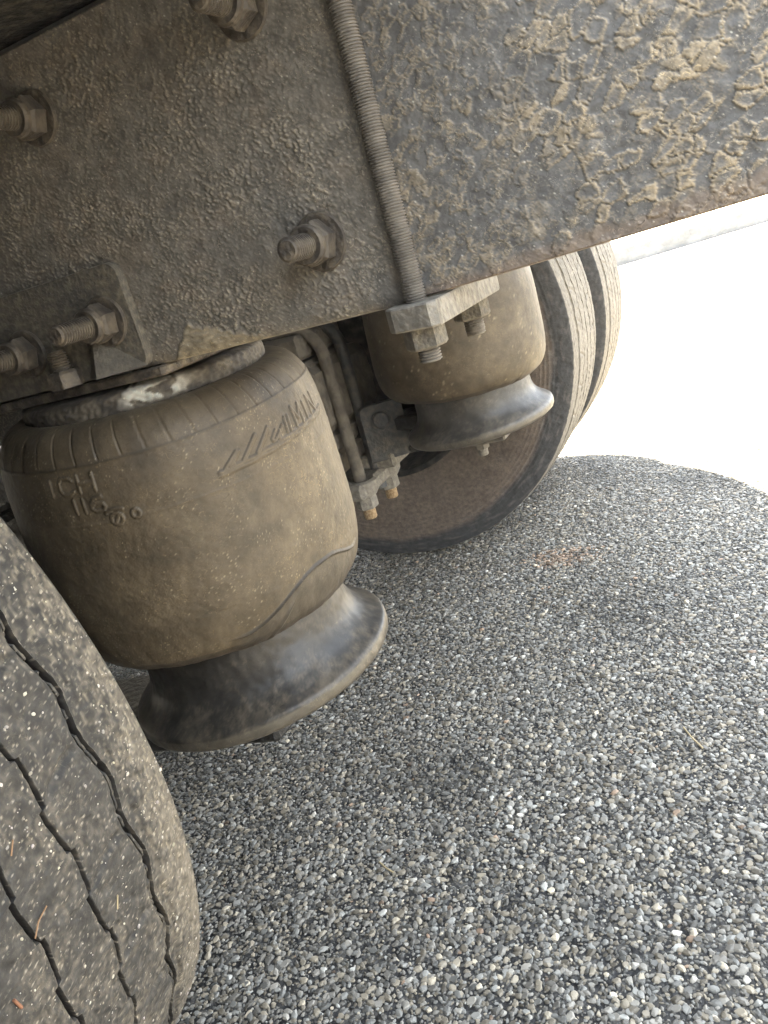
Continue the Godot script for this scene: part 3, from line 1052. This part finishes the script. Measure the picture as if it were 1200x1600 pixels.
func build_wheels() -> void:
	var rm := rim_mesh()
	var meshes := [tyre_mesh(0), tyre_mesh(1), tyre_mesh(2), tyre_mesh(3)]
	var n := thing("dual_wheel", "worn tyre close up at lower left, tread speckled with grit", "wheel", Vector3(AXLE.x, AXLE.y, -0.186), "dual wheels on the trailer axle")
	n.rotation.x = deg_to_rad(5.4)
	part("tyre", meshes[0], M.tread, n)
	part("rim", rm, M.rim, n)
	var o := part("tyre", meshes[3], M.tread, n)
	o.position.z = 0.34
	part("rim", rm, M.rim, n).position.z = 0.34
	# grit pressed into the tread
	var gm := MultiMesh.new()
	gm.transform_format = MultiMesh.TRANSFORM_3D
	gm.use_colors = true
	gm.mesh = stone(3, 0.55)
	var spots := []
	var r2 := RandomNumberGenerator.new()
	r2.seed = 11
	for k in 3200:
		var w := r2.randf_range(-0.106, 0.07)
		var A := r2.randf_range(-42.0, 22.0)
		if n2(broad, A * 16.0, w * 2200.0) + r2.randf_range(-0.4, 0.4) < -0.1:
			continue
		if absf(w + 0.07) < 0.009 or absf(w + 0.0335) < 0.004 or absf(w) < 0.004:
			continue
		spots.append(Vector2(A, w))
	gm.instance_count = spots.size()
	for k in spots.size():
		var a := deg_to_rad(spots[k].x)
		var rad := 0.3998 - 0.004 * pow(absf(spots[k].y) / 0.106, 4.0)
		var s := 0.00035 + 0.0010 * pow(r2.randf(), 6.0)
		var b := Basis(Vector3(0, 0, 1), a - PI / 2) * Basis(Vector3.UP, r2.randf() * TAU)
		gm.set_instance_transform(k, Transform3D(b.scaled(Vector3.ONE * s), Vector3(rad * cos(a), rad * sin(a), spots[k].y)))
		var v := r2.randf_range(0.22, 0.5)
		gm.set_instance_color(k, Color(v, v * r2.randf_range(0.88, 0.97), v * r2.randf_range(0.68, 0.88)))
	var mi := MultiMeshInstance3D.new()
	mi.name = "tread_grit"
	mi.multimesh = gm
	mi.material_override = M.stone
	mi.set_meta("kind", "stuff")
	n.add_child(mi, true)
	var f := thing("dual_wheel", "far pair of truck tyres beyond the second air spring, brown inner sidewall showing", "wheel", Vector3(AXLE.x, AXLE.y, -1.5535), "dual wheels on the trailer axle")
	part("tyre", meshes[1], M.tread, f)
	part("rim", rm, M.rim, f)
	o = part("tyre", meshes[2], M.tread, f)
	o.position.z = -0.333
	part("rim", rm, M.rim, f).position.z = -0.333

# ------------------------------------------------------------------ axle between the wheels
func build_axle() -> void:
	var t := thing("axle_assembly", "grimy axle with its clamps, rods and arms, half hidden between the two air springs", "axle")
	var st := st_new()
	bevel_box(st, Vector3(AXLE.x, AXLE.y, -0.867), Vector3(0.115, 0.115, 1.26), 0.014)
	part("axle_beam", done(st), M.axle, t)
	for z in [-0.34, -1.40]:
		st = st_new()
		lathe(st, [Vector2(0.06, -0.05), Vector2(0.16, -0.05), Vector2(0.172, -0.04), Vector2(0.172, 0.04), Vector2(0.16, 0.05), Vector2(0.06, 0.05)], 48, Transform3D(Basis(Vector3(1, 0, 0), PI / 2), Vector3(AXLE.x, AXLE.y, z)))
		part("brake_drum", done(st), M.rim, t)
	for z in [-0.60, -1.235]:
		# trailing arm from the axle to under the piston
		st = st_new()
		var near: bool = z > -1.0
		if near:
			bevel_box(st, Vector3(-0.635, 0.236, -0.548), Vector3(0.40, 0.040, 0.09), 0.004, Basis(Vector3(0, 0, 1), 0.10))
		else:
			bevel_box(st, Vector3(-0.63, 0.318, z - 0.055), Vector3(0.18, 0.026, 0.06), 0.004)
			bevel_box(st, Vector3(-0.53, 0.287, z), Vector3(0.10, 0.012, 0.06), 0.003)
		part("trailing_arm", done(st), M.black_steel, t)
		# seat blocks stacked on the beam
		for s in [[0.488, 0.040, 0.106, 0.15], [0.4395, 0.05, 0.112, 0.145], [0.325, 0.033, 0.113, 0.145], [0.286, 0.038, 0.104, 0.152]]:
			st = st_new()
			bevel_box(st, Vector3(AXLE.x - 0.009, s[0], z), Vector3(s[2], s[1], s[3]), 0.006)
			part("seat_block", done(st), M.black_steel if near else M.axle, t)
	# U-bolts round the far seat, with cast eye plate and nuts below
	var zs := [-1.19, -1.255, -1.315]
	for k in 3:
		st = st_new()
		var x := -0.672
		var path := []
		var low := 0.215 if k != 2 else 0.30
		for y in [low, 0.3, 0.36, 0.42, 0.465]:
			if y >= low:
				path.append(Vector3(x, y, zs[k]))
		for a in range(1, 9):
			var an := PI / 2 * a / 8.0
			path.append(Vector3(x - 0.05 + 0.05 * cos(an), 0.465 + 0.05 * sin(an), zs[k]))
		path.append(Vector3(-0.77, 0.515, zs[k]))
		for a in range(1, 9):
			var an := PI / 2 * a / 8.0
			path.append(Vector3(-0.772 - 0.05 * sin(an), 0.465 + 0.05 * cos(an), zs[k]))
		path.append(Vector3(-0.822, 0.23, zs[k]))
		tube(st, path, 0.0105, 16)
		part("u_bolt", done(st), M.axle if k == 0 else M.grey_paint, t)
	# eye plate
	st = st_new()
	bevel_box(st, Vector3(-0.725, 0.238, -1.235), Vector3(0.14, 0.026, 0.16), 0.006)
	bevel_box(st, Vector3(-0.668, 0.262, -1.285), Vector3(0.075, 0.028, 0.075), 0.005)
	part("eye_plate", done(st), M.pale_cast, t)
	for z in [-1.19, -1.285]:
		var eye := part("eye", lathe_mesh([Vector2(0.0125, 0.240), Vector2(0.0165, 0.251), Vector2(0.0225, 0.253), Vector2(0.0275, 0.250), Vector2(0.0285, 0.243), Vector2(0.0275, 0.234), Vector2(0.021, 0.225), Vector2(0.010, 0.224)], 32), M.pale_cast, t)
		eye.position = Vector3(-0.672, 0, z)
		var nut := part("nut", lathe_mesh([Vector2(0.008, 0.2238), Vector2(0.0185, 0.2238), Vector2(0.0185, 0.205), Vector2(0.0165, 0.2025), Vector2(0.008, 0.2025)], 6, true), M.pale_cast, t)
		nut.position = Vector3(-0.672, 0, z)
		nut.rotation.y = 0.4
		part("stud_end", lathe_mesh([Vector2(0, 0.204), Vector2(0.0108, 0.204), Vector2(0.0108, 0.186), Vector2(0.0095, 0.184), Vector2(0, 0.184)], 20), M.brass, t).position = Vector3(-0.672, 0, z)
	# hanger strap with a round bolt head
	st = st_new()
	var ring := []
	for c in [[0.025, 0.085, 0.0], [-0.025, 0.085, PI / 2]]:
		for k in 7:
			var a: float = c[2] + PI / 2 * k / 6.0
			ring.append(Vector2(c[0] + 0.012 * cos(a), c[1] + 0.012 * sin(a)))
	ring.append(Vector2(-0.037, 0.0))
	ring.append(Vector2(0.037, 0.0))
	slab(st, ring, 0.0, 0.012, 0.0015)
	var strap := part("hanger_strap", done(st), M.grey_paint, t)
	strap.transform = Transform3D(Basis(Vector3.UP, 0.5), Vector3(-0.638, 0.264, -1.262))
	var hd := part("bolt_head", lathe_mesh([Vector2(0, 0.008), Vector2(0.012, 0.008), Vector2(0.0145, 0.006), Vector2(0.0145, 0.0), Vector2(0.018, 0.0), Vector2(0.018, -0.002)], 30), M.grey_paint, strap)
	hd.transform = Transform3D(Basis(Vector3(1, 0, 0), PI / 2), Vector3(-0.004, 0.07, 0.0135))
	st = st_new()
	lathe(st, [Vector2(0, 0.09), Vector2(0.035, 0.085), Vector2(0.052, 0.07), Vector2(0.055, 0.02), Vector2(0.055, -0.06), Vector2(0.04, -0.075), Vector2(0, -0.08)], 36, Transform3D(Basis(Vector3(0, 0, 1), 0.3), Vector3(-0.60, 0.33, -1.37)))
	part("brake_chamber", done(st), M.black_steel, t)
	# foot of the far arm under the far piston
	st = st_new()
	bevel_box(st, Vector3(-0.452, 0.2845, -1.245), Vector3(0.075, 0.016, 0.09), 0.003, Basis(Vector3(0, 0, 1), 0.04))
	part("piston_foot", done(st), M.axle, t)
	part("stud_end", lathe_mesh([Vector2(0, 0.277), Vector2(0.0075, 0.277), Vector2(0.0075, 0.2585), Vector2(0.006, 0.257), Vector2(0, 0.257)], 18), M.pale_cast, t).position = Vector3(-0.458, 0, -1.213)
	part("nut", lathe_mesh([Vector2(0.006, 0.2765), Vector2(0.012, 0.2765), Vector2(0.012, 0.269), Vector2(0.006, 0.269)], 6, true), M.axle, t).position = Vector3(-0.458, 0, -1.213)

# ------------------------------------------------------------------ ground
func stone(seed_: int, flat: float) -> ArrayMesh:
	var r := RandomNumberGenerator.new()
	r.seed = seed_ * 97 + 5
	var ico := SphereMesh.new()
	ico.radius = 1.0
	ico.height = 2.0
	ico.radial_segments = 7
	ico.rings = 4
	var arr := ico.get_mesh_arrays()
	var V: PackedVector3Array = arr[Mesh.ARRAY_VERTEX]
	var I: PackedInt32Array = arr[Mesh.ARRAY_INDEX]
	var n := FastNoiseLite.new()
	n.seed = seed_
	n.frequency = 0.75
	var planes := []
	planes.append([Vector3(r.randf_range(-0.3, 0.3), 1, r.randf_range(-0.3, 0.3)).normalized(), r.randf_range(0.5, 0.7)])
	for k in 8:
		var d := Vector3(r.randf_range(-1, 1), r.randf_range(-0.2, 0.7), r.randf_range(-1, 1)).normalized()
		planes.append([d, r.randf_range(0.5, 0.85)])
	var stretch := Vector3(r.randf_range(0.95, 1.55), flat, r.randf_range(0.7, 1.0))
	var st := st_new()
	st.set_smooth_group(-1)
	var W := PackedVector3Array()
	for v in V:
		var p := v * (1.0 + 0.45 * n.get_noise_3dv(v * 2.0))
		for pl in planes:
			var e: float = p.dot(pl[0]) - pl[1]
			if e > 0:
				p -= pl[0] * e
		W.append(p * stretch)
	for k in range(0, I.size(), 3):
		if V[I[k]].is_equal_approx(V[I[k + 1]]) or V[I[k]].is_equal_approx(V[I[k + 2]]) or V[I[k + 1]].is_equal_approx(V[I[k + 2]]):
			continue
		tri(st, W[I[k]], W[I[k + 1]], W[I[k + 2]], W[I[k]] + W[I[k + 1]] + W[I[k + 2]])
	return done(st)

func scatter(called: String, cell: float, smin: float, smax: float, area: Rect2, sink: float, seed_: int, skip: float) -> void:
	var kinds := 7
	var bufs := []
	for k in kinds:
		bufs.append(PackedFloat32Array())
	var r := RandomNumberGenerator.new()
	r.seed = seed_
	var nx := int(area.size.x / cell)
	var nz := int(area.size.y / cell)
	for j in nz:
		for i in nx:
			if r.randf() < skip:
				continue
			var x := area.position.x + (i + 0.5 * (j % 2) + r.randf_range(-0.42, 0.42)) * cell
			var z := area.position.y + (j + r.randf_range(-0.42, 0.42)) * cell
			var s := lerpf(smin, smax, pow(r.randf(), 1.8)) * 0.5
			var b := Basis(Vector3.UP, r.randf() * TAU) * Basis(Vector3(1, 0, 0), r.randf_range(-0.2, 0.2)) * Basis(Vector3(0, 0, 1), r.randf_range(-0.2, 0.2))
			b = b.scaled(Vector3.ONE * s)
			var xm := x * 1000.0
			var zm := z * 1000.0
			# oil-dark patch with its own outline, and a rusty spill
			var oil := sm(0.1, 0.75, n2(broad, xm * 0.17 + 620.0, zm * 0.17 + 40.0) + 0.25 * n2(broad, xm * 0.9, zm * 0.9))
			var v := 0.085 + 0.25 * pow(r.randf(), 1.2)
			if r.randf() < 0.05:
				v = r.randf_range(0.42, 0.6)
			v *= 1.0 - 0.5 * oil
			var warm := r.randf()
			var c := Vector3(v, v * 0.975, v * 0.90)
			if warm > 0.68:
				c = Vector3(v * 1.12, v * 1.02, v * 0.83)
			elif warm < 0.3:
				c = Vector3(v * 0.96, v * 0.98, v * 0.95)
			if r.randf() < 0.006:
				c = Vector3(v * 1.25, v * 0.92, v * 0.68)
			var rd := Vector2((x + 0.417) / 0.085, (z + 1.37) / 0.05).length()
			if rd < 1.0 and r.randf() > rd * 0.9:
				c = Vector3(v * 1.3, v * 0.96, v * 0.7)
			c *= Vector3(1.02, 0.99, 0.93)
			var q: PackedFloat32Array = bufs[r.randi() % kinds]
			q.append_array(PackedFloat32Array([b.x.x, b.y.x, b.z.x, x, b.x.y, b.y.y, b.z.y, s * sink, b.x.z, b.y.z, b.z.z, z, c.x, c.y, c.z, 1.0]))
	for k in kinds:
		var mm := MultiMesh.new()
		mm.transform_format = MultiMesh.TRANSFORM_3D
		mm.use_colors = true
		mm.mesh = stone(20 + k + seed_ * 10, 0.46)
		mm.instance_count = bufs[k].size() / 16
		mm.buffer = bufs[k]
		var mi := MultiMeshInstance3D.new()
		mi.name = numbered(called)
		mi.multimesh = mm
		mi.material_override = M.stone
		mi.set_meta("label", "grey and beige stone chippings set in the asphalt all over the ground")
		mi.set_meta("category", "gravel")
		mi.set_meta("kind", "stuff")
		add_child(mi, true)

func build_ground() -> void:
	var bit := StandardMaterial3D.new()
	bit.albedo_texture = noise_tex(0.02, [[0.3, Color(0.022, 0.022, 0.023)], [0.55, Color(0.05, 0.049, 0.047)], [0.8, Color(0.11, 0.105, 0.095)]], 21, 1024, false, 0, FastNoiseLite.TYPE_CELLULAR, 3)
	bit.roughness = 0.75
	bit.normal_enabled = true
	bit.normal_texture = M.grain_map
	bit.normal_scale = 1.2
	bit.uv1_triplanar = true
	bit.uv1_world_triplanar = true
	bit.uv1_scale = Vector3.ONE * 3.0
	var pm := PlaneMesh.new()
	pm.size = Vector2(500, 500)
	var g := part("asphalt_ground", pm, bit, self)
	g.set_meta("kind", "structure")
	g.set_meta("label", "dark asphalt between the stone chippings, shaded under the trailer")
	g.set_meta("category", "ground")
	M.stone = StandardMaterial3D.new()
	M.stone.vertex_color_use_as_albedo = true
	M.stone.roughness = 0.5
	M.stone.normal_enabled = false
	scatter("asphalt_chippings", 0.0057, 0.0042, 0.0112, Rect2(-1.75, -2.9, 2.35, 3.1), 0.15, 1, 0.10)
	scatter("asphalt_chippings", 0.0043, 0.0024, 0.0052, Rect2(-1.3, -2.1, 1.6, 1.95), 0.25, 2, 0.12)

func build_far() -> void:
	# kerb of pale concrete along the far side of the yard
	var conc := noisy(Color(0.34, 0.33, 0.31), Color(0.42, 0.41, 0.385), Color(0.5, 0.49, 0.46), 31, 1.2, 0.85, 0.0, 4.0)
	var d := Vector3(0.84, 0, -0.543).normalized()
	var turn := Basis(Vector3.UP, atan2(0.543, 0.84))
	var back := Vector3(-0.543, 0, -0.84).normalized()
	var mid := Vector3(-0.45, 0, -6.1)
	var t := thing("kerb", "pale concrete kerb across the sunlit yard, far right under the rail", "kerb")
	var st := st_new()
	bevel_box(st, mid + back * 0.32 + Vector3(0, 0.055, 0), Vector3(40, 0.16, 0.16), 0.02, turn)
	part("kerb_stone", done(st), noisy(Color(0.085, 0.09, 0.097), Color(0.11, 0.116, 0.124), Color(0.15, 0.156, 0.164), 33, 1.5, 0.9, 0.0, 4.0), t)
	st = st_new()
	bevel_box(st, mid + back * 0.12 + Vector3(0, 0.004, 0), Vector3(40, 0.02, 0.20), 0.004, turn)
	part("gutter", done(st), conc, t)
	var walk := part("sidewalk", box_mesh(Vector3(60, 0.1, 40), 0.01), conc, self)
	walk.transform = Transform3D(turn, mid + back * 20.45 + Vector3(0, 0.06, 0))
	walk.set_meta("kind", "structure")
	walk.set_meta("label", "sunlit pale pavement behind the kerb")
	walk.set_meta("category", "pavement")

func needle(label: String, pts: Array, r: float, col: Color) -> void:
	var st := st_new()
	tube(st, pts, r, 6)
	var m := StandardMaterial3D.new()
	m.albedo_color = col.linear_to_srgb()
	m.roughness = 0.7
	tag(part("dry_needle", done(st), m, self), label, "plant debris", "dry needles and straws")

func on_tread(A: float, w: float, lift := 0.0012) -> Vector3:
	var a := deg_to_rad(A)
	return Vector3(AXLE.x + (0.4 + lift) * cos(a), AXLE.y + (0.4 + lift) * sin(a), -0.18 + w)

func build_debris() -> void:
	var straw := Color(0.42, 0.34, 0.2)
	var rust := Color(0.27, 0.16, 0.085)
	needle("pale straw lying on the asphalt at the right", [Vector3(-0.165, 0.012, -0.845), Vector3(-0.155, 0.014, -0.825), Vector3(-0.142, 0.012, -0.808)], 0.0011, straw)
	needle("short tan needle on the ground beside the near tyre", [Vector3(-0.452, 0.010, -0.607), Vector3(-0.44, 0.012, -0.598), Vector3(-0.43, 0.011, -0.594)], 0.0009, straw)
	needle("orange needle stuck on the tread at the left edge of the photo", [on_tread(-5.4, -0.0085), on_tread(-4.6, -0.013), on_tread(-4.2, -0.0195)], 0.0004, rust)
	needle("thin orange needle on the tread above the stepped groove", [on_tread(0.6, -0.0145), on_tread(1.4, -0.0185)], 0.0004, rust)
	needle("small tan needle across the second rib of the near tread", [on_tread(-8.6, -0.057), on_tread(-9.6, -0.0545)], 0.0004, straw)
	needle("red-brown splinter at the lower left of the near tread", [on_tread(-7.6, 0.011), on_tread(-8.6, 0.009)], 0.0008, Color(0.22, 0.1, 0.055))

# ------------------------------------------------------------------
func _ready() -> void:
	var cam := Camera3D.new()
	cam.name = "camera"
	cam.fov = 62.2
	cam.near = 0.02
	cam.far = 900
	var F := Vector3(-0.4556, -0.2974, -0.8391)
	var R := Vector3(0.8835, -0.2664, -0.3853)
	var U := Vector3(0.1089, 0.9169, -0.3841)
	cam.transform = Transform3D(Basis(R, U, -F).orthonormalized(), CAM)
	add_child(cam)
	cam.current = true
	var we := WorldEnvironment.new()
	we.name = "environment"
	var e := Environment.new()
	e.background_mode = Environment.BG_SKY
	var sky := Sky.new()
	var ps := ProceduralSkyMaterial.new()
	ps.sky_top_color = Color(0.63, 0.66, 0.70)
	ps.sky_horizon_color = Color(0.80, 0.81, 0.81)
	ps.sky_energy_multiplier = 0.75
	ps.sky_curve = 0.15
	ps.ground_horizon_color = Color(0.6, 0.6, 0.58)
	ps.ground_bottom_color = Color(0.3, 0.3, 0.29)
	sky.sky_material = ps
	e.sky = sky
	e.tonemap_mode = Environment.TONE_MAPPER_LINEAR
	e.tonemap_exposure = 25.5
	e.fog_enabled = true
	e.fog_density = 0.006
	e.fog_light_color = Color(0.9, 0.92, 0.95)
	e.sdfgi_enabled = true
	e.ssao_enabled = true
	e.ssil_enabled = true
	we.environment = e
	add_child(we)
	var sun := DirectionalLight3D.new()
	sun.name = "sun"
	sun.light_energy = 1.5
	sun.light_color = Color(1.0, 0.93, 0.80)
	sun.light_angular_distance = 0.5
	sun.shadow_enabled = true
	add_child(sun)
	# from beyond the trailer, high up: shadows fall towards the camera and a little to the right
	sun.look_at_from_position(Vector3.ZERO, Vector3(0.11, -0.83, 0.38))

	rng.seed = 4
	fine.noise_type = FastNoiseLite.TYPE_SIMPLEX_SMOOTH
	fine.seed = 5
	fine.frequency = 0.01
	fine.fractal_type = FastNoiseLite.FRACTAL_NONE
	broad.noise_type = FastNoiseLite.TYPE_SIMPLEX_SMOOTH
	broad.seed = 9
	broad.frequency = 0.01
	broad.fractal_octaves = 3
	cells.noise_type = FastNoiseLite.TYPE_SIMPLEX
	cells.seed = 15
	cells.frequency = 0.01
	cells.fractal_octaves = 2
	for sh: FastNoiseLite in [sheet_value, sheet_edge]:
		sh.noise_type = FastNoiseLite.TYPE_CELLULAR
		sh.seed = 23
		sh.frequency = 0.085
		sh.fractal_type = FastNoiseLite.FRACTAL_NONE
		sh.cellular_jitter = 1.0
		sh.cellular_distance_function = FastNoiseLite.DISTANCE_EUCLIDEAN
		sh.cellular_return_type = FastNoiseLite.RETURN_CELL_VALUE if sh == sheet_value else FastNoiseLite.RETURN_DISTANCE2_SUB
		sh.domain_warp_enabled = true
		sh.domain_warp_type = FastNoiseLite.DOMAIN_WARP_SIMPLEX
		sh.domain_warp_amplitude = 9.0
		sh.domain_warp_frequency = 0.06
		sh.domain_warp_fractal_type = FastNoiseLite.DOMAIN_WARP_FRACTAL_PROGRESSIVE
		sh.domain_warp_fractal_octaves = 3
		sh.domain_warp_fractal_gain = 0.5
	materials()
	build_ground()
	build_far()
	build_chassis()
	build_wheels()
	build_axle()
	build_spring(true)
	build_spring(false)
	build_debris()
